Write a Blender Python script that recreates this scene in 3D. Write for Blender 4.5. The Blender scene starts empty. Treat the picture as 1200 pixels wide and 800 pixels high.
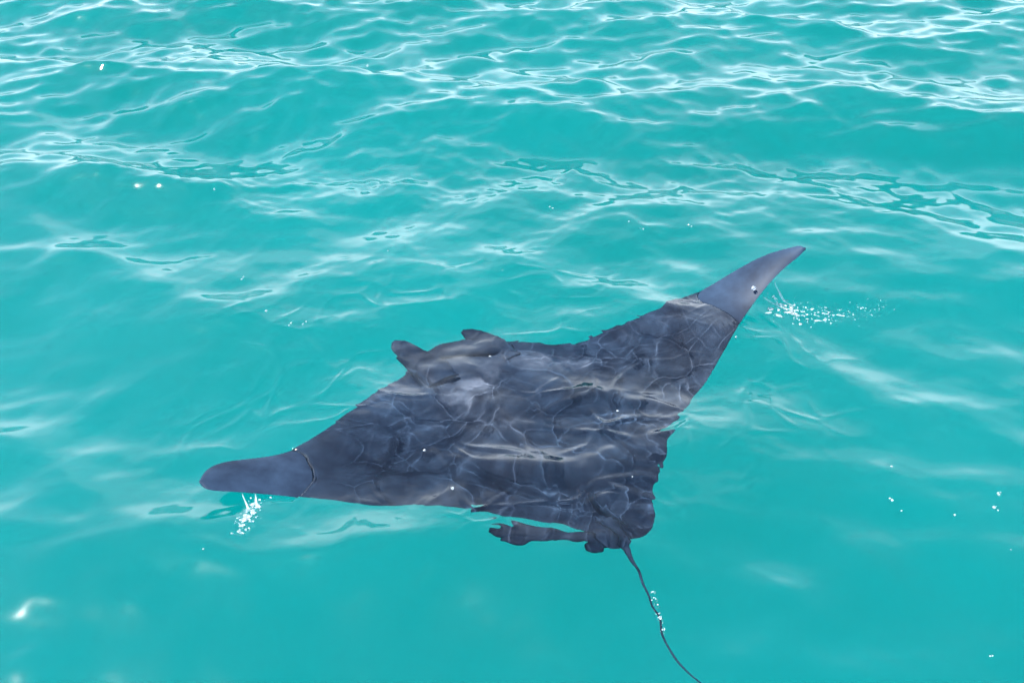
import bpy, bmesh, math, random
import numpy as np
from mathutils import Vector

scene = bpy.context.scene
R = math.radians

# ------------------------------------------------------------------ camera
SIZE = 1.6                             # metres per drawing unit: everything below is drawn in units of 1.6 m
CAM_H, PITCH, HFOV = 2.8, 37.0, 55.0
cam_data = bpy.data.cameras.new('camera')
cam = bpy.data.objects.new('camera', cam_data)
scene.collection.objects.link(cam)
cam.location = (0, 0, CAM_H * SIZE)
cam.rotation_euler = (R(90 - PITCH), 0, 0)
cam_data.sensor_width = 36
cam_data.angle = R(HFOV)
cam_data.clip_start, cam_data.clip_end = 0.05, 3000
scene.camera = cam

# ------------------------------------------------------------------ sky, sun, exposure
SUN_EL, SUN_AZ = 60.0, -86.0          # azimuth from +Y (the way the camera looks), clockwise positive
world = bpy.data.worlds.new('World')
scene.world = world
world.use_nodes = True
wn = world.node_tree.nodes
sky = wn.new('ShaderNodeTexSky')
sky.sky_type = 'NISHITA'
sky.sun_disc = False
sky.sun_elevation = R(SUN_EL)
sky.sun_rotation = R(SUN_AZ)
sky.air_density = 1.0
sky.dust_density = 0.3
sky.ozone_density = 1.5
bg = wn['Background']
bg.inputs['Strength'].default_value = 0.115
# thin broken cloud on a level layer: sparse overhead, thickened towards the horizon to brighten the low sky
WL = world.node_tree.links
w_tc = wn.new('ShaderNodeTexCoord'); w_sep = wn.new('ShaderNodeSeparateXYZ'); WL.new(w_tc.outputs['Generated'], w_sep.inputs[0])
w_h = wn.new('ShaderNodeMath'); w_h.operation = 'MAXIMUM'; w_h.inputs[1].default_value = 0.025; WL.new(w_sep.outputs['Z'], w_h.inputs[0])
w_div = wn.new('ShaderNodeVectorMath'); w_div.operation = 'DIVIDE'
w_cmb = wn.new('ShaderNodeCombineXYZ')
for k in range(3):
    WL.new(w_h.outputs[0], w_cmb.inputs[k])
WL.new(w_tc.outputs['Generated'], w_div.inputs[0]); WL.new(w_cmb.outputs[0], w_div.inputs[1])
w_n = wn.new('ShaderNodeTexNoise'); w_n.inputs['Scale'].default_value = 0.9; w_n.inputs['Detail'].default_value = 5; w_n.inputs['Roughness'].default_value = 0.55
WL.new(w_div.outputs[0], w_n.inputs['Vector'])
w_r = wn.new('ShaderNodeMapRange'); w_r.interpolation_type = 'SMOOTHSTEP'
w_r.inputs[1].default_value = 0.52; w_r.inputs[2].default_value = 0.85
WL.new(w_n.outputs['Fac'], w_r.inputs[0])
w_od = wn.new('ShaderNodeMath'); w_od.operation = 'DIVIDE'; w_cl = wn.new('ShaderNodeMath'); w_cl.operation = 'MULTIPLY_ADD'; w_cl.inputs[1].default_value = 0.14; w_cl.inputs[2].default_value = 0.055    # thin cloud + even summer haze
WL.new(w_r.outputs[0], w_cl.inputs[0])
w_sq = wn.new('ShaderNodeMath'); w_sq.operation = 'MULTIPLY'; WL.new(w_h.outputs[0], w_sq.inputs[0]); WL.new(w_h.outputs[0], w_sq.inputs[1])
w_od = wn.new('ShaderNodeMath'); w_od.operation = 'DIVIDE'; WL.new(w_cl.outputs[0], w_od.inputs[0]); WL.new(w_sq.outputs[0], w_od.inputs[1])   # thickening towards the horizon
w_neg = wn.new('ShaderNodeMath'); w_neg.operation = 'MULTIPLY'; w_neg.inputs[1].default_value = -1.0; WL.new(w_od.outputs[0], w_neg.inputs[0])
w_exp = wn.new('ShaderNodeMath'); w_exp.operation = 'EXPONENT'; WL.new(w_neg.outputs[0], w_exp.inputs[0])
w_mix = wn.new('ShaderNodeMixRGB'); w_mix.inputs[1].default_value = (7.9, 8.8, 10.0, 1)
WL.new(w_exp.outputs[0], w_mix.inputs[0]); WL.new(sky.outputs[0], w_mix.inputs[2])
WL.new(w_mix.outputs[0], bg.inputs['Color'])

sun_data = bpy.data.lights.new('sun', 'SUN')
sun_data.energy = 5.0
sun_data.angle = R(0.53)
sun_data.color = (1.0, 0.96, 0.9)
sun_data.cycles.is_caustics_light = True
sun = bpy.data.objects.new('sun', sun_data)
scene.collection.objects.link(sun)
to_sun = Vector((math.sin(R(SUN_AZ)) * math.cos(R(SUN_EL)), math.cos(R(SUN_AZ)) * math.cos(R(SUN_EL)), math.sin(R(SUN_EL))))
sun.rotation_euler = to_sun.to_track_quat('Z', 'Y').to_euler()
sun.location = to_sun * 30

vs = scene.view_settings
vs.view_transform = 'Standard'
vs.look = 'None'
vs.exposure = 1.84
vs.gamma = 1.0
scene.cycles.use_denoising = True
scene.cycles.caustics_refractive = True
scene.cycles.caustics_reflective = True
scene.cycles.max_bounces = 10
scene.cycles.transmission_bounces = 12
scene.cycles.transparent_max_bounces = 12
scene.cycles.sample_clamp_indirect = 6.0
scene.cycles.blur_glossy = 0.3

# ------------------------------------------------------------------ helpers
def node_mat(name):
    m = bpy.data.materials.new(name)
    m.use_nodes = True
    nt = m.node_tree
    nt.nodes.clear()
    return m, nt, nt.nodes.new('ShaderNodeOutputMaterial')

def link_mesh(name, verts, faces, mat, smooth=True):
    me = bpy.data.meshes.new(name)
    me.from_pydata([tuple(v) for v in verts], [], [tuple(f) for f in faces])
    me.update()
    if smooth:
        me.polygons.foreach_set('use_smooth', np.ones(len(me.polygons), bool))
    me.materials.append(mat)
    o = bpy.data.objects.new(name, me)
    scene.collection.objects.link(o)
    return o

def sstep(a, b, x):
    t = np.clip((np.asarray(x, float) - a) / (b - a), 0, 1)
    return t * t * (3 - 2 * t)

FPX = 600 / math.tan(R(HFOV / 2))
def pix_dir(px, py):
    p = R(PITCH)
    x, y = (px - 600) / FPX, (400 - py) / FPX
    d = np.array([x, math.cos(p) + y * math.sin(p), -math.sin(p) + y * math.cos(p)])
    return d / np.linalg.norm(d)
def at(px, py, z=0.0):
    """the place at height z under a pixel, bent by the flat water surface when z is below it"""
    d = pix_dir(px, py)
    o = np.array([0, 0, CAM_H])
    if z >= 0:
        return o + d * ((z - CAM_H) / d[2])
    s = o + d * (-CAM_H / d[2])
    e = 1 / 1.333
    h = d[:2] * e
    r = np.array([h[0], h[1], -math.sqrt(1 - h @ h)])
    return s + r * (z / r[2])

# ------------------------------------------------------------------ materials
def water_material():
    m, nt, out = node_mat('sea_water')
    N = nt.nodes
    g = N.new('ShaderNodeBsdfRefraction')
    g.inputs['IOR'].default_value = 1.333
    g.inputs['Roughness'].default_value = 0.0
    g.inputs['Color'].default_value = (1, 1, 1, 1)
    gl = N.new('ShaderNodeBsdfAnisotropic')
    gl.inputs['Roughness'].default_value = 0.075          # unresolved capillary ripples
    fr = N.new('ShaderNodeFresnel'); fr.inputs['IOR'].default_value = 1.333
    mx = N.new('ShaderNodeMixShader')
    nt.links.new(fr.outputs[0], mx.inputs[0]); nt.links.new(g.outputs[0], mx.inputs[1]); nt.links.new(gl.outputs[0], mx.inputs[2])
    nt.links.new(mx.outputs[0], out.inputs['Surface'])
    return m

def depths_material():
    m, nt, out = node_mat('deep_water')
    va = nt.nodes.new('ShaderNodeVolumeAbsorption')
    va.inputs['Color'].default_value = (0.0, 0.990, 0.972, 1)
    va.inputs['Density'].default_value = 0.9 / SIZE
    nt.links.new(va.outputs[0], out.inputs['Volume'])
    return m

def sand_material():
    m, nt, out = node_mat('pale_sand')
    N = nt.nodes
    b = N.new('ShaderNodeBsdfPrincipled')
    b.inputs['Roughness'].default_value = 0.95
    b.inputs['Specular IOR Level'].default_value = 0.1
    n = N.new('ShaderNodeTexNoise'); n.inputs['Scale'].default_value = 0.35 / SIZE; n.inputs['Detail'].default_value = 2
    r = N.new('ShaderNodeValToRGB')
    r.color_ramp.elements[0].position = 0.3; r.color_ramp.elements[0].color = (0.51, 0.50, 0.42, 1)
    r.color_ramp.elements[1].position = 0.7; r.color_ramp.elements[1].color = (0.58, 0.57, 0.49, 1)
    tc = N.new('ShaderNodeTexCoord')
    nt.links.new(tc.outputs['Object'], n.inputs['Vector'])
    nt.links.new(n.outputs['Fac'], r.inputs[0])
    nt.links.new(r.outputs[0], b.inputs['Base Color'])
    nt.links.new(b.outputs[0], out.inputs['Surface'])
    return m

def skin_material():
    m, nt, out = node_mat('wet_manta_skin')
    N, L = nt.nodes, nt.links
    b = N.new('ShaderNodeBsdfPrincipled')
    tc = N.new('ShaderNodeTexCoord')
    n1 = N.new('ShaderNodeTexNoise'); n1.inputs['Scale'].default_value = 4 / SIZE; n1.inputs['Detail'].default_value = 7; n1.inputs['Roughness'].default_value = 0.62
    r1 = N.new('ShaderNodeValToRGB')
    r1.color_ramp.elements[0].position = 0.35; r1.color_ramp.elements[0].color = (0.005, 0.009, 0.019, 1)
    r1.color_ramp.elements[1].position = 0.72; r1.color_ramp.elements[1].color = (0.018, 0.033, 0.060, 1)
    L.new(tc.outputs['Object'], n1.inputs['Vector']); L.new(n1.outputs['Fac'], r1.inputs[0])
    at_ = N.new('ShaderNodeAttribute'); at_.attribute_name = 'pale_patch'
    n3 = N.new('ShaderNodeTexNoise'); n3.inputs['Scale'].default_value = 9 / SIZE; n3.inputs['Detail'].default_value = 5
    L.new(tc.outputs['Object'], n3.inputs['Vector'])
    mm = N.new('ShaderNodeMath'); mm.operation = 'MULTIPLY'
    mr = N.new('ShaderNodeMapRange'); mr.inputs[1].default_value = 0.38; mr.inputs[2].default_value = 0.68
    L.new(n3.outputs['Fac'], mr.inputs[0]); L.new(mr.outputs[0], mm.inputs[0]); L.new(at_.outputs['Fac'], mm.inputs[1])
    mc = N.new('ShaderNodeMixRGB'); mc.inputs[2].default_value = (0.10, 0.12, 0.16, 1)
    L.new(mm.outputs[0], mc.inputs[0]); L.new(r1.outputs[0], mc.inputs[1])
    L.new(mc.outputs[0], b.inputs['Base Color'])
    b.inputs['Roughness'].default_value = 0.5
    b.inputs['Specular IOR Level'].default_value = 0.04
    geo = N.new('ShaderNodeNewGeometry'); sx = N.new('ShaderNodeSeparateXYZ'); L.new(geo.outputs['Position'], sx.inputs[0])
    mw = N.new('ShaderNodeMapRange'); mw.inputs[1].default_value = 0.0; mw.inputs[2].default_value = 0.08 * SIZE; mw.inputs[4].default_value = 0.045
    L.new(sx.outputs['Z'], mw.inputs[0]); L.new(mw.outputs[0], b.inputs['Coat Weight'])      # the wet film shines only in air
    b.inputs['Coat Roughness'].default_value = 0.33
    b.inputs['Coat IOR'].default_value = 1.33
    L.new(b.outputs[0], out.inputs['Surface'])
    return m

M_WATER, M_DEEP, M_SAND, M_SKIN = water_material(), depths_material(), sand_material(), skin_material()

# ------------------------------------------------------------------ the outline and profile of the manta ray (the sea needs them)
LEAD = [(234, 566), (238, 554), (250, 545), (270, 540), (300, 537), (330, 531), (360, 517), (385, 502), (410, 486), (440, 466), (465, 449),
        (483, 437), (489, 419), (503, 409), (545, 402), (575, 400), (600, 402), (625, 403), (655, 400), (690, 392), (740, 378), (780, 361), (820, 341),
        (858, 319), (885, 304), (908, 295), (930, 290), (941, 290), (944, 293)]
TRAIL = [(234, 566), (238, 573), (250, 575), (280, 576), (340, 580), (400, 588), (450, 596), (500, 600), (545, 604), (590, 611), (625, 616), (655, 622), (690, 633),
         (715, 641), (738, 642), (760, 630), (768, 610), (760, 590), (764, 570), (776, 535), (792, 500), (815, 465), (838, 428), (853, 402), (868, 376), (888, 348), (908, 324), (926, 308),
         (940, 298), (944, 293)]
tipL, tipR = at(234, 566, 0.085), at(944, 293, 0.30)
axu = (tipR - tipL)[:2]; SPAN = np.linalg.norm(axu); axu = axu / SPAN
axv = np.array([-axu[1], axu[0]])              # towards the head
CEN = (tipL + tipR)[:2] / 2
HALF = SPAN / 2
ZK = np.array([(-1, .08), (-.9, .035), (-.82, .0), (-.70, -.042), (-.58, -.10), (-.45, -.18), (-.25, -.29), (0, -.36), (.2, -.32), (.35, -.24), (.48, -.16), (.58, -.09), (.70, -.016), (.78, .035), (.88, .14), (1, .29)])
_t = np.linspace(-1, 1, 401); _z = np.interp(_t, ZK[:, 0], ZK[:, 1])
for _ in range(90):
    _z[1:-1] = 0.25 * _z[:-2] + 0.5 * _z[1:-1] + 0.25 * _z[2:]
def zmid(u):
    """height of the wing's mid-surface along the span (u in metres from the centre line)"""
    return np.interp(np.asarray(u) / HALF, _t, _z)
HEAD_LIFT = 0.18                                # the head is carried higher than the belly line
def to_uv(trace, lift=0.0):
    out = []
    for px, py in trace:
        u = 0
        P = at(px, py, 0)
        zz = 0.0
        for _ in range(80):
            u = (P[:2] - CEN) @ axu
            zz = 0.75 * zz + 0.25 * float(zmid(np.array(u)) + lift * np.exp(-(u / 0.42) ** 2))
            P = at(px, py, zz)
        out.append(((P[:2] - CEN) @ axu, (P[:2] - CEN) @ axv))
    return np.array(out)
lead, trail = to_uv(LEAD, HEAD_LIFT), to_uv(TRAIL)
def smooth_curve(P, n=600, it=3):
    for _ in range(it):                        # corner cutting keeps the ends
        Q = [P[0]]
        for a, b in zip(P[:-1], P[1:]):
            Q += [0.75 * a + 0.25 * b, 0.25 * a + 0.75 * b]
        Q.append(P[-1]); P = np.array(Q)
    s = np.concatenate([[0], np.cumsum(np.linalg.norm(np.diff(P, axis=0), axis=1))])
    t = np.linspace(0, s[-1], n)
    return np.stack([np.interp(t, s, P[:, 0]), np.interp(t, s, P[:, 1])], 1)
# lead and trail are paired along the wing by share of length, split at the head and the tail
def paired(P, knots, n):
    """resample P so that given knot indices fall on equal parameter values"""
    parts = []
    for (a, ta), (b, tb) in zip(knots[:-1], knots[1:]):
        seg = smooth_curve(P[a:b + 1], int(round((tb - ta) * n)) + 1)
        parts.append(seg if not parts else seg[1:])
    return np.concatenate(parts)
NU, NV = 240, 60
LC = paired(lead, [(0, 0.0), (11, 0.40), (18, 0.575), (28, 1.0)], NU)
TC = paired(trail, [(0, 0.0), (13, 0.46), (19, 0.60), (29, 1.0)], NU)
n = min(len(LC), len(TC)); LC, TC = LC[:n], TC[:n]
# soften the paired curves
for _ in range(3):
    for Cv in (LC, TC):
        Cv[1:-1] = 0.25 * Cv[:-2] + 0.5 * Cv[1:-1] + 0.25 * Cv[2:]
c = 0.5 - 0.5 * np.cos(np.linspace(0, np.pi, NV + 1))
P = LC[:, None, :] * (1 - c)[None, :, None] + TC[:, None, :] * c[None, :, None]
U, W = P[..., 0], P[..., 1]
chord = np.linalg.norm(LC - TC, axis=1)[:, None]
air = 2.6 * (np.sqrt(np.clip(c, 0, 1)) * 0.55 - 0.12 * c - 0.62 * c ** 2 + 0.30 * c ** 3 - 0.11 * c ** 4)   # blunt front, thin rear
air = np.clip(air, 0, None); air = air / air.max(); air[-1] = 0
wing_t = 0.012 + 0.026 * np.clip(chord, 0, 1.5)
hump = np.exp(-(U / 0.34) ** 2) * np.exp(-((W - 0.02) / 0.48) ** 2)
edge = np.sin(np.pi * c)[None, :] ** 0.5
zc = zmid(U) + HEAD_LIFT * np.exp(-(U / 0.42) ** 2) * (1 - c)[None, :] ** 1.6
top = zc + wing_t * air[None, :] + 0.085 * hump * edge
bot = zc - wing_t * air[None, :] * 0.8 - 0.14 * hump * edge
xy = CEN + U[..., None] * axu + W[..., None] * axv

# ------------------------------------------------------------------ the sea
rng = np.random.default_rng(7)
MANTA_C = np.array([0.0, 3.45])
def axis(fine0, fine1, d0, left, right):
    """fine steps d0 between fine0 and fine1; each side (dmax, until, end): grow to dmax, hold until, then run out to end"""
    def run(start, dmax, until, end):
        out, x, d = [], start, d0
        while x < end:
            d = min(d * 1.012, dmax) if x < until else d * 1.10
            x += d
            out.append(x)
        return np.array(out)
    return np.concatenate([-run(-fine0, *left)[::-1], np.arange(fine0, fine1 + d0 / 2, d0), run(fine1, *right)])
gx = axis(-1.3, 1.35, 0.0047, (0.026, 6, 400), (0.026, 6, 400))
gy = axis(2.3, 4.55, 0.0047, (0.02, -0.8, 300), (0.030, 12.5, 700))
NX, NY = len(gx), len(gy)
X, Y = np.meshgrid(gx, gy)
DX, DY = np.meshgrid(np.gradient(gx), np.gradient(gy))
DS = np.maximum(DX, DY)
def wave_band(n, l0, l1, slope, spread, head, power=0.0):
    """n sinusoids of wavelength l0..l1 m around heading head (deg from +y), total rms slope = slope"""
    lam = np.exp(rng.uniform(math.log(l0), math.log(l1), n))
    k = 2 * np.pi / lam
    th = R(head) + rng.normal(0, R(spread), n)
    w = (lam / l1) ** power
    s = w / math.sqrt((w ** 2).sum() / 2) * slope
    return k, th, s / k, rng.uniform(0, 2 * np.pi, n)
H = np.zeros_like(X); PX = np.zeros_like(X); PY = np.zeros_like(X)
def add_band(band, chop, weight=None):
    global H, PX, PY
    for k, th, a, ph in zip(*band):
        lam = 2 * math.pi / k
        sel = np.where(DS < lam / 3.0)
        if len(sel[0]) == 0:
            continue
        i0, i1, j0, j1 = sel[0].min(), sel[0].max() + 1, sel[1].min(), sel[1].max() + 1
        S = np.s_[i0:i1, j0:j1]
        A = a * (1 - sstep(lam / 6, lam / 3, DS[S]))
        if weight is not None:
            A = A * weight[S]
        kx, ky = k * math.sin(th), k * math.cos(th)
        p = kx * X[S] + ky * Y[S] + ph
        H[S] += A * np.cos(p)
        if chop:
            sn = A * np.sin(p) * chop
            PX[S] -= sn * math.sin(th); PY[S] -= sn * math.cos(th)
add_band(wave_band(10, 2.5, 8.0, 0.035, 25, 10), 0.8)
add_band(wave_band(36, 0.7, 2.4, 0.140, 24, 10, 0.3), 0.62)
far = 0.24 + 0.76 * sstep(4.2, 6.5, Y)              # the ray smooths the water around it
add_band(wave_band(60, 0.2, 0.7, 0.165, 34, 6, 0.5), 0.35, 0.68 + 0.32 * sstep(4.0, 6.5, Y))
add_band(wave_band(60, 0.07, 0.2, 0.145, 45, 0, 0.6), 0.5, far)
near = np.exp(-(((X - 0) / 1.45) ** 2 + ((Y - 3.45) / 1.05) ** 2) ** 3)
add_band(wave_band(40, 0.05, 0.11, 0.018, 90, 0, 0.5), 0.5, near)

def lump(x, y, seed, l0, l1, n=14):
    g = np.random.default_rng(seed)
    v = 0
    for _ in range(n):
        k = 2 * np.pi / g.uniform(l0, l1); t = g.uniform(0, 2 * np.pi)
        v = v + np.cos(k * (x * np.cos(t) + y * np.sin(t)) + g.uniform(0, 6.28))
    return v / math.sqrt(n / 2)
def ridges(x, y, cell, seed):
    """distance (m) to the nearest border of a warped cell pattern"""
    x = x + 0.22 * cell * lump(x, y, seed + 1, 1.5 * cell, 4 * cell); y = y + 0.22 * cell * lump(x, y, seed + 2, 1.5 * cell, 4 * cell)
    cx, cy = np.floor(x / cell).astype(int), np.floor(y / cell).astype(int)
    g = np.random.default_rng(seed); T = g.uniform(0, 1, (128, 128, 2))
    f1 = np.full(x.shape, 9.0); f2 = np.full(x.shape, 9.0)
    for a in (-1, 0, 1):
        for b in (-1, 0, 1):
            q = T[(cx + a) % 128, (cy + b) % 128]
            d = np.hypot((cx + a + q[..., 0]) * cell - x, (cy + b + q[..., 1]) * cell - y)
            f2 = np.minimum(np.maximum(f1, d), f2); f1 = np.minimum(f1, d)
    return (f2 - f1) / 2
# little puckered ridges where the skin almost touches the surface: they focus the sun on the back below
# height of the ray's back under every point of the sea
def upsample(A, k):
    n0, n1 = A.shape
    r = np.linspace(0, n0 - 1, (n0 - 1) * k + 1); c_ = np.linspace(0, n1 - 1, (n1 - 1) * k + 1)
    A = np.stack([np.interp(r, np.arange(n0), A[:, q]) for q in range(n1)], 1)
    return np.stack([np.interp(c_, np.arange(n1), A[q]) for q in range(len(r))], 0)
sx_, sy_, sz_ = upsample(xy[..., 0], 8).ravel(), upsample(xy[..., 1], 8).ravel(), upsample(top, 8).ravel()
ii = np.clip(np.searchsorted(gy, sy_ - 0.0023), 0, NY - 1); jj = np.clip(np.searchsorted(gx, sx_ - 0.0023), 0, NX - 1)
skin = np.full(X.shape, -9.0)
np.maximum.at(skin, (ii, jj), sz_)
for _ in range(2):
    for ax in (0, 1):
        skin = np.maximum(skin, np.where(skin < -5, np.maximum(np.roll(skin, 1, ax), np.roll(skin, -1, ax)), -9.0))
hd = at(540, 405, 0)
sel = np.where(near > 0.02)
S = np.s_[sel[0].min():sel[0].max() + 1, sel[1].min():sel[1].max() + 1]
quiet = 1 - 0.85 * np.exp(-(((X[S] - hd[0]) / 0.36) ** 2 + ((Y[S] - hd[1]) / 0.25) ** 2))     # glassy over the head
dl = np.clip(np.where(skin[S] > -5, -skin[S], 0.2), 0.055, 0.32)
for _ in range(20):
    for ax in (0, 1):
        dl = (np.roll(dl, 2, ax) + dl + np.roll(dl, -2, ax)) / 3
for cell, f_, g_, sd in ((0.20, 0.12, 0.98, 5), (0.12, 0.085, 0.34, 25)):
    w = np.maximum(f_ * dl, 0.008)
    a = g_ * 2 * w * w / dl                                   # ridge crests curved so that they focus about as deep as the skin lies
    d = ridges(X[S], Y[S], cell, sd)
    m_ = sstep(-1.7, 0.0, lump(X[S], Y[S], sd + 7, 0.3, 1.0))
    H[S] += quiet * near[S] * m_ * a * np.exp(-(d / w) ** 2)
# the film of water draws back from skin that lies closer than a centimetre under it
dep = np.where(skin > -5, H - skin, 9.0)
draw = np.clip(dep + 0.012, 0, 0.03) * (1 - sstep(0.0065, 0.0085, dep))
for _ in range(1):
    for ax in (0, 1):
        draw = (np.roll(draw, 1, ax) + draw + np.roll(draw, -1, ax)) / 3
H -= draw
V = np.stack([X + PX, Y + PY, H], -1).reshape(-1, 3)
idx = np.arange(NX * NY).reshape(NY, NX)
F = np.stack([idx[:-1, :-1], idx[:-1, 1:], idx[1:, 1:], idx[1:, :-1]], -1).reshape(-1, 4)
me = bpy.data.meshes.new('sea_surface')
me.vertices.add(len(V)); me.vertices.foreach_set('co', V.astype(np.float32).ravel())
me.loops.add(F.size); me.loops.foreach_set('vertex_index', F.astype(np.int32).ravel())
me.polygons.add(len(F)); me.polygons.foreach_set('loop_start', np.arange(0, F.size, 4, dtype=np.int32))
me.update(calc_edges=True)
me.polygons.foreach_set('use_smooth', np.ones(len(F), bool))
me.materials.append(M_WATER)
sea = bpy.data.objects.new('sea_water', me)
scene.collection.objects.link(sea)
sea['kind'] = 'structure'
sea['label'] = 'clear turquoise sea with low wind ripples'
sea.cycles.is_caustics_caster = True
print('sea', NX, NY, len(F) * 2)

SEABED_Z = -3.2
sb = link_mesh('seabed', [(-500, -400, SEABED_Z), (500, -400, SEABED_Z), (500, 800, SEABED_Z), (-500, 800, SEABED_Z)], [(0, 1, 2, 3)], M_SAND)
sb['kind'] = 'structure'
sb.cycles.is_caustics_receiver = True
sb['label'] = 'pale sandy seabed under the clear water'

z0, z1 = SEABED_Z + 0.05, -0.75
bx = [(x, y, z) for z in (z0, z1) for x, y in ((-450, -350), (450, -350), (450, 750), (-450, 750))]
dw = link_mesh('deep_water', bx, [(3, 2, 1, 0), (4, 5, 6, 7), (0, 1, 5, 4), (1, 2, 6, 5), (2, 3, 7, 6), (3, 0, 4, 7)], M_DEEP, False)
dw['kind'] = 'structure'
dw['label'] = 'blue-green depth of water under the surface'

# ------------------------------------------------------------------ the manta ray
org = np.array([CEN[0], CEN[1], -0.3])
verts, faces = [], []
nU, nV = U.shape
topi = np.arange(nU * nV).reshape(nU, nV)
verts += [np.array([*xy[i, j], top[i, j]]) - org for i in range(nU) for j in range(nV)]
boti = np.full((nU, nV), -1)
for i in range(nU):
    for j in range(nV):
        if i in (0, nU - 1) or j in (0, nV - 1):
            boti[i, j] = topi[i, j]
        else:
            boti[i, j] = len(verts); verts.append(np.array([*xy[i, j], bot[i, j]]) - org)
for i in range(nU - 1):
    for j in range(nV - 1):
        faces.append((topi[i, j], topi[i, j + 1], topi[i + 1, j + 1], topi[i + 1, j])[::-1])
        q = (boti[i, j], boti[i, j + 1], boti[i + 1, j + 1], boti[i + 1, j])
        faces.append(q)

def sweep(path, wid, thk, flat, nseg=18, n=60):
    """closed tube through world points; wid and thk are half sizes, flat the direction of the wide side"""
    path = np.array(path, float)
    t = np.linspace(0, len(path) - 1, n); b = np.arange(len(path))
    from_pts = np.stack([np.interp(t, b, path[:, i]) for i in range(3)], 1)
    for _ in range(n // len(path)):
        from_pts[1:-1] = 0.25 * from_pts[:-2] + 0.5 * from_pts[1:-1] + 0.25 * from_pts[2:]
    wid = np.interp(t, np.linspace(0, len(path) - 1, len(wid)), wid); thk = np.interp(t, np.linspace(0, len(path) - 1, len(thk)), thk)
    flat = np.array(flat, float)
    flats = np.stack([np.interp(t, np.linspace(0, len(path) - 1, len(flat)), flat[:, i]) for i in range(3)], 1)
    tan = np.gradient(from_pts, axis=0); tan /= np.linalg.norm(tan, axis=1)[:, None]
    vs_, fs_ = [], []
    for i in range(n):
        a = flats[i] - (flats[i] @ tan[i]) * tan[i]; a /= np.linalg.norm(a)
        c_ = np.cross(tan[i], a)
        for k in range(nseg):
            q = 2 * np.pi * k / nseg
            vs_.append(from_pts[i] + a * math.cos(q) * wid[i] + c_ * math.sin(q) * thk[i])
    for i in range(n - 1):
        for k in range(nseg):
            fs_.append((i * nseg + k, i * nseg + (k + 1) % nseg, (i + 1) * nseg + (k + 1) % nseg, (i + 1) * nseg + k))
    fs_.append(tuple(range(nseg))[::-1]); fs_.append(tuple((n - 1) * nseg + k for k in range(nseg)))
    return vs_, fs_
U3, V3 = np.array([*axu, 0]), np.array([*axv, 0])
extras = [
    # cephalic lobes lying forward on each side of the mouth
    sweep([at(522, 452, -0.18), at(504, 434, -0.165), at(488, 419, -0.13), at(475, 409, -0.10), at(466, 403, -0.08), at(461, 399, -0.07)],
          [0.09, 0.080, 0.066, 0.056, 0.042, 0.012], [0.055, 0.052, 0.046, 0.038, 0.028, 0.008], [U3 + [0, 0, 0.0], U3 + [0, 0, 0.05], U3 + [0, 0, 0.1]], 24),
    sweep([at(600, 424, -0.18), at(586, 411, -0.165), at(572, 401, -0.13), at(560, 394, -0.10), at(549, 389, -0.075), at(541, 386, -0.065)],
          [0.07, 0.066, 0.060, 0.052, 0.040, 0.012], [0.055, 0.052, 0.048, 0.042, 0.030, 0.008], [U3 + [0, 0, 0.0], U3 + [0, 0, -0.05], U3 + [0, 0, -0.1]], 24),
    # the raised front of the head between them
    sweep([at(500, 424, -0.165), at(520, 413, -0.13), at(545, 408, -0.12), at(572, 407, -0.13), at(600, 410, -0.165)],
          [0.04, 0.065, 0.07, 0.065, 0.04], [0.03, 0.045, 0.05, 0.045, 0.03], [V3, V3], 20),
    # whip tail
    sweep([at(700, 600, -0.345), at(726, 634, -0.31), at(738, 648, -0.26), at(750, 664, -0.21), at(753, 680, -0.18), at(761, 696, -0.16), at(764, 710, -0.13), at(774, 724, -0.11), at(776, 742, -0.10), at(782, 756, -0.09), at(796, 776, -0.11), at(822, 800, -0.13), at(850, 822, -0.15)],
          [0.05, 0.018, 0.008, 0.0045, 0.0045, 0.004, 0.004, 0.004, 0.004, 0.0035, 0.0035, 0.003, 0.002], [0.03, 0.014, 0.007, 0.0045, 0.0045, 0.004, 0.004, 0.004, 0.004, 0.0035, 0.0035, 0.003, 0.002], [U3, U3], 10, 130),
    # pelvic fin trailing beside the root of the tail
    sweep([at(716, 631, -0.35), at(692, 638, -0.355), at(665, 637, -0.36), at(645, 636, -0.36), at(618, 633, -0.36), at(594, 629, -0.36), at(574, 625, -0.355)],
          [0.03, 0.020, 0.016, 0.020, 0.022, 0.018, 0.005], [0.014, 0.010, 0.010, 0.010, 0.010, 0.008, 0.003], [V3, V3]),
    # small dorsal fin at the root of the tail
    sweep([at(690, 584, -0.33), at(706, 600, -0.29), at(722, 614, -0.275), at(734, 624, -0.265)],
          [0.04, 0.034, 0.024, 0.006], [0.014, 0.012, 0.008, 0.003], [[0, 0, 1], [0, 0, 1]]),
]
manta = link_mesh('manta_ray', verts, faces, M_SKIN)
manta.location = org
bm = bmesh.new(); bm.from_mesh(manta.data)
bmesh.ops.remove_doubles(bm, verts=bm.verts, dist=0.0004)
bmesh.ops.recalc_face_normals(bm, faces=bm.faces)
bm.to_mesh(manta.data); bm.free()
manta.data.polygons.foreach_set('use_smooth', np.ones(len(manta.data.polygons), bool))
helpers = []
for vs_, fs_ in extras:
    o = link_mesh('fin', [v - org for v in vs_], fs_, M_SKIN)
    o.location = org
    bm = bmesh.new(); bm.from_mesh(o.data); bmesh.ops.recalc_face_normals(bm, faces=bm.faces); bm.to_mesh(o.data); bm.free()
    md = manta.modifiers.new('join', 'BOOLEAN'); md.operation = 'UNION'; md.solver = 'EXACT'; md.object = o
    helpers.append(o)
dg = bpy.context.evaluated_depsgraph_get()
joined = bpy.data.meshes.new_from_object(manta.evaluated_get(dg))
manta.modifiers.clear()
manta.data = joined
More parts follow.
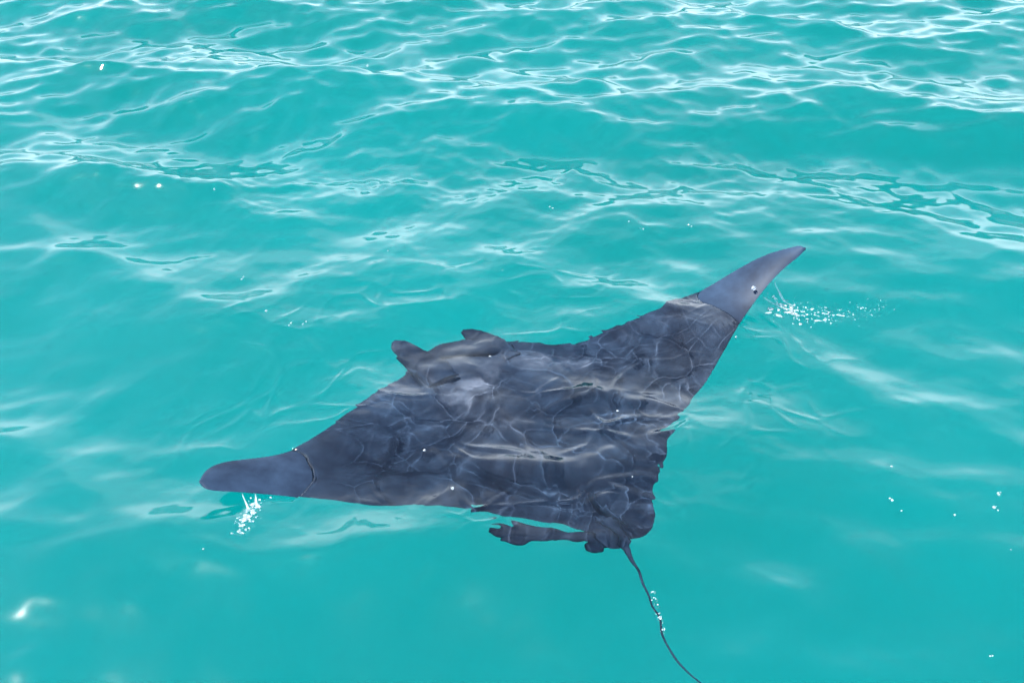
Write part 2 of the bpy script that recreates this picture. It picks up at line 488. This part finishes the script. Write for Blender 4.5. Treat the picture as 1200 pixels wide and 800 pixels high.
for o in helpers:
    bpy.data.objects.remove(o, do_unlink=True)
joined.polygons.foreach_set('use_smooth', np.ones(len(joined.polygons), bool))
co = np.empty(len(joined.vertices) * 3, np.float32); joined.vertices.foreach_get('co', co); co = co.reshape(-1, 3)
uu, vv = co[:, :2] @ axu, co[:, :2] @ axv
pale = np.exp(-((np.abs(uu) - 0.22) / 0.17) ** 2) * np.exp(-((vv - 0.30 + 0.35 * np.abs(uu)) / 0.07) ** 2)
pale = np.maximum(pale, 0.6 * sstep(0.55, 0.61, vv) * (np.abs(uu) < 0.5))
att = joined.attributes.new('pale_patch', 'FLOAT', 'POINT'); att.data.foreach_set('value', pale.astype(np.float32))
print('manta', len(joined.polygons))
manta['label'] = 'dark grey manta ray gliding at the sea surface with its wing tips raised'
manta['category'] = 'manta ray'
manta.cycles.is_caustics_receiver = True

# ------------------------------------------------------------------ white water
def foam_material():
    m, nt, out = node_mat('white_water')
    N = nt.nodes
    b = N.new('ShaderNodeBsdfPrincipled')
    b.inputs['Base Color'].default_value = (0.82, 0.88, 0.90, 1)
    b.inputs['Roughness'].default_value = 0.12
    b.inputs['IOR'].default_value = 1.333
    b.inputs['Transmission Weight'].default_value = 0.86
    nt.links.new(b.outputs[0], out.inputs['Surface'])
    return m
M_FOAM = foam_material()
def sea_height(x, y):
    j = int(np.clip(np.searchsorted(gx, x), 1, NX - 1)); i = int(np.clip(np.searchsorted(gy, y), 1, NY - 1))
    return float(H[i, j])
_ico = bmesh.new(); bmesh.ops.create_icosphere(_ico, subdivisions=2, radius=1)
ICO_V = np.array([v.co[:] for v in _ico.verts]); ICO_F = [[v.index for v in f.verts] for f in _ico.faces]; _ico.free()
def white_water(name, label, drops, strands, films=(), beads=()):
    """drops: (px, py, height above the water, radius m); strands: lists of (px, py, height, radius)"""
    vs_, fs_ = [], []
    for px, py, z, r in drops:
        p = at(px, py, z); p[2] += sea_height(p[0], p[1])
        st = np.array([rng.uniform(0.8, 1.5), rng.uniform(0.8, 1.3), rng.uniform(0.6, 1.1)]) * r
        wob = 1 + 0.18 * np.sin(ICO_V @ rng.normal(0, 2.5, 3))[:, None]
        b = len(vs_)
        vs_ += list(ICO_V * st * wob + p); fs_ += [[b + k for k in f] for f in ICO_F]
    for px, py, z, r in films:                            # thin irregular sheets lying on the surface
        p = at(px, py, z); p[2] += sea_height(p[0], p[1]) + 0.002
        a1, a2, a3 = rng.uniform(0, 6.28, 3)
        ang = np.arctan2(ICO_V[:, 1], ICO_V[:, 0])
        rr = 1 + 0.35 * np.sin(2 * ang + a1) + 0.25 * np.sin(5 * ang + a2)
        q = np.stack([ICO_V[:, 0] * r * rr * 1.6, ICO_V[:, 1] * r * rr, ICO_V[:, 2] * 0.0022], 1)
        b = len(vs_); vs_ += list(q + p); fs_ += [[b + k for k in f] for f in ICO_F]
    for st in strands:
        pts = []
        for px, py, z, r in st:
            p = at(px, py, z); p[2] += sea_height(p[0], p[1]); pts.append(p)
        rr = [q[3] for q in st]
        v_, f_ = sweep(pts, rr, [q * 0.7 for q in rr], [(1, 0.2, 0.1), (0.8, -0.3, 0.3)], 8, 10 * len(pts))
        jit = np.array([np.sin(np.array(v) @ np.array((90, 70, 110))) for v in v_]) * 0.0012
        b = len(vs_); vs_ += [np.array(v) + q for v, q in zip(v_, jit)]; fs_ += [[b + k for k in f] for f in f_]
    for p, r in beads:
        st = np.array([rng.uniform(0.8, 1.8), rng.uniform(0.8, 1.8), rng.uniform(0.35, 0.7)]) * r
        b = len(vs_); vs_ += list(ICO_V * st + p); fs_ += [[b + k for k in f] for f in ICO_F]
    p0 = np.mean(vs_, axis=0)
    o = link_mesh(name, [v - p0 for v in vs_], fs_, M_FOAM)
    o.location = p0
    o['kind'] = 'stuff'; o['label'] = label; o['category'] = 'water splash'
    return o
def U_(a, b): return float(rng.uniform(a, b))
drops = []
for _ in range(420):                                   # trailing wash thrown off the higher wing tip
    t = rng.beta(1.0, 1.6)
    drops.append((898 + 150 * t + U_(-6, 6), 357 + 16 * math.sin(t * 2.6) - 6 * t + rng.normal(0, 6.5 - 2 * t), abs(rng.normal(0, 0.012)), 0.0008 + 0.004 * rng.random() ** 5 * (1.3 - t)))
P_ = at(882, 341, 0); z_ = 0.0
for _ in range(80):
    z_ = 0.75 * z_ + 0.25 * float(zmid((P_[:2] - CEN) @ axu)); P_ = at(882, 341, z_)
drops += [(882, 341, z_ + 0.012, 0.009)]      # a bead of water on the dry skin
films = [(900 + 120 * t + U_(-5, 5), 359 + 14 * math.sin(t * 2.6) + rng.normal(0, 4), 0, U_(0.004, 0.011) * (1.2 - t)) for t in rng.beta(1, 1.5, 30)]
white_water('wing_splash', 'white trail of splash and droplets behind the higher curled wing tip', drops,
            [[(907, 336, 0.05, 0.002), (911, 345, 0.03, 0.003), (919, 357, 0.0, 0.006), (930, 362, 0, 0.003)],
             [(894, 351, 0.02, 0.003), (903, 357, 0.0, 0.006), (918, 363, 0, 0.005), (932, 367, 0, 0.002)]], films)
drops = []
for _ in range(240):
    t = rng.random()
    drops.append((304 - 20 * t + rng.normal(0, 6), 586 + 46 * t + rng.normal(0, 6), abs(rng.normal(0, 0.014)), 0.0008 + 0.0035 * rng.random() ** 5))
films = [(300 - 14 * t + U_(-6, 6), 594 + 38 * t + rng.normal(0, 3), 0, U_(0.003, 0.008)) for t in rng.random(20)]
white_water('dripping_splash', 'white drips and spray falling under the lower pale wing tip', drops,
            [[(284, 578, 0.03, 0.0012), (287, 588, 0.02, 0.003), (292, 602, 0.0, 0.005)], [(299, 580, 0.03, 0.0012), (301, 592, 0.01, 0.004), (305, 598, 0.0, 0.006)]], films)
drops = [(763 + U_(-4, 4) + 14 * t, 700 + 46 * t, 0.002, 0.0008 + 0.0030 * rng.random() ** 3) for t in rng.random(36)]
films = [(764 + U_(-2, 2) + 12 * t, 702 + 42 * t, 0, U_(0.002, 0.005)) for t in rng.random(6)]
white_water('tail_froth', 'small white bubbles of froth along the thin whip tail', drops, [], films)
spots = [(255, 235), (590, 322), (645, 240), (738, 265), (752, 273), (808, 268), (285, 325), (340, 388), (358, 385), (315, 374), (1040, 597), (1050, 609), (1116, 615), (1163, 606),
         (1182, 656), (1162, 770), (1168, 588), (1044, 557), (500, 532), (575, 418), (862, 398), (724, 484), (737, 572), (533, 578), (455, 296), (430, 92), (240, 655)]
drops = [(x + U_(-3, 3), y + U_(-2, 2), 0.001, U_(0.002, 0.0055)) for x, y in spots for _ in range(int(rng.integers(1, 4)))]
white_water('glint_flecks', 'scattered white flecks standing in for sun glints on the turquoise sea', drops, [])  # white blobs modelled in place of sun glints on the waves
print('TRIS', sum(len(o.data.loop_triangles) or len(o.data.polygons) * 2 for o in scene.objects if o.type == 'MESH'))

# ------------------------------------------------------------------ drawing units to metres
from mathutils import Matrix
for o in scene.objects:
    if o.type == 'MESH':
        o.data.transform(Matrix.Scale(SIZE, 4))
        o.location = o.location * SIZE
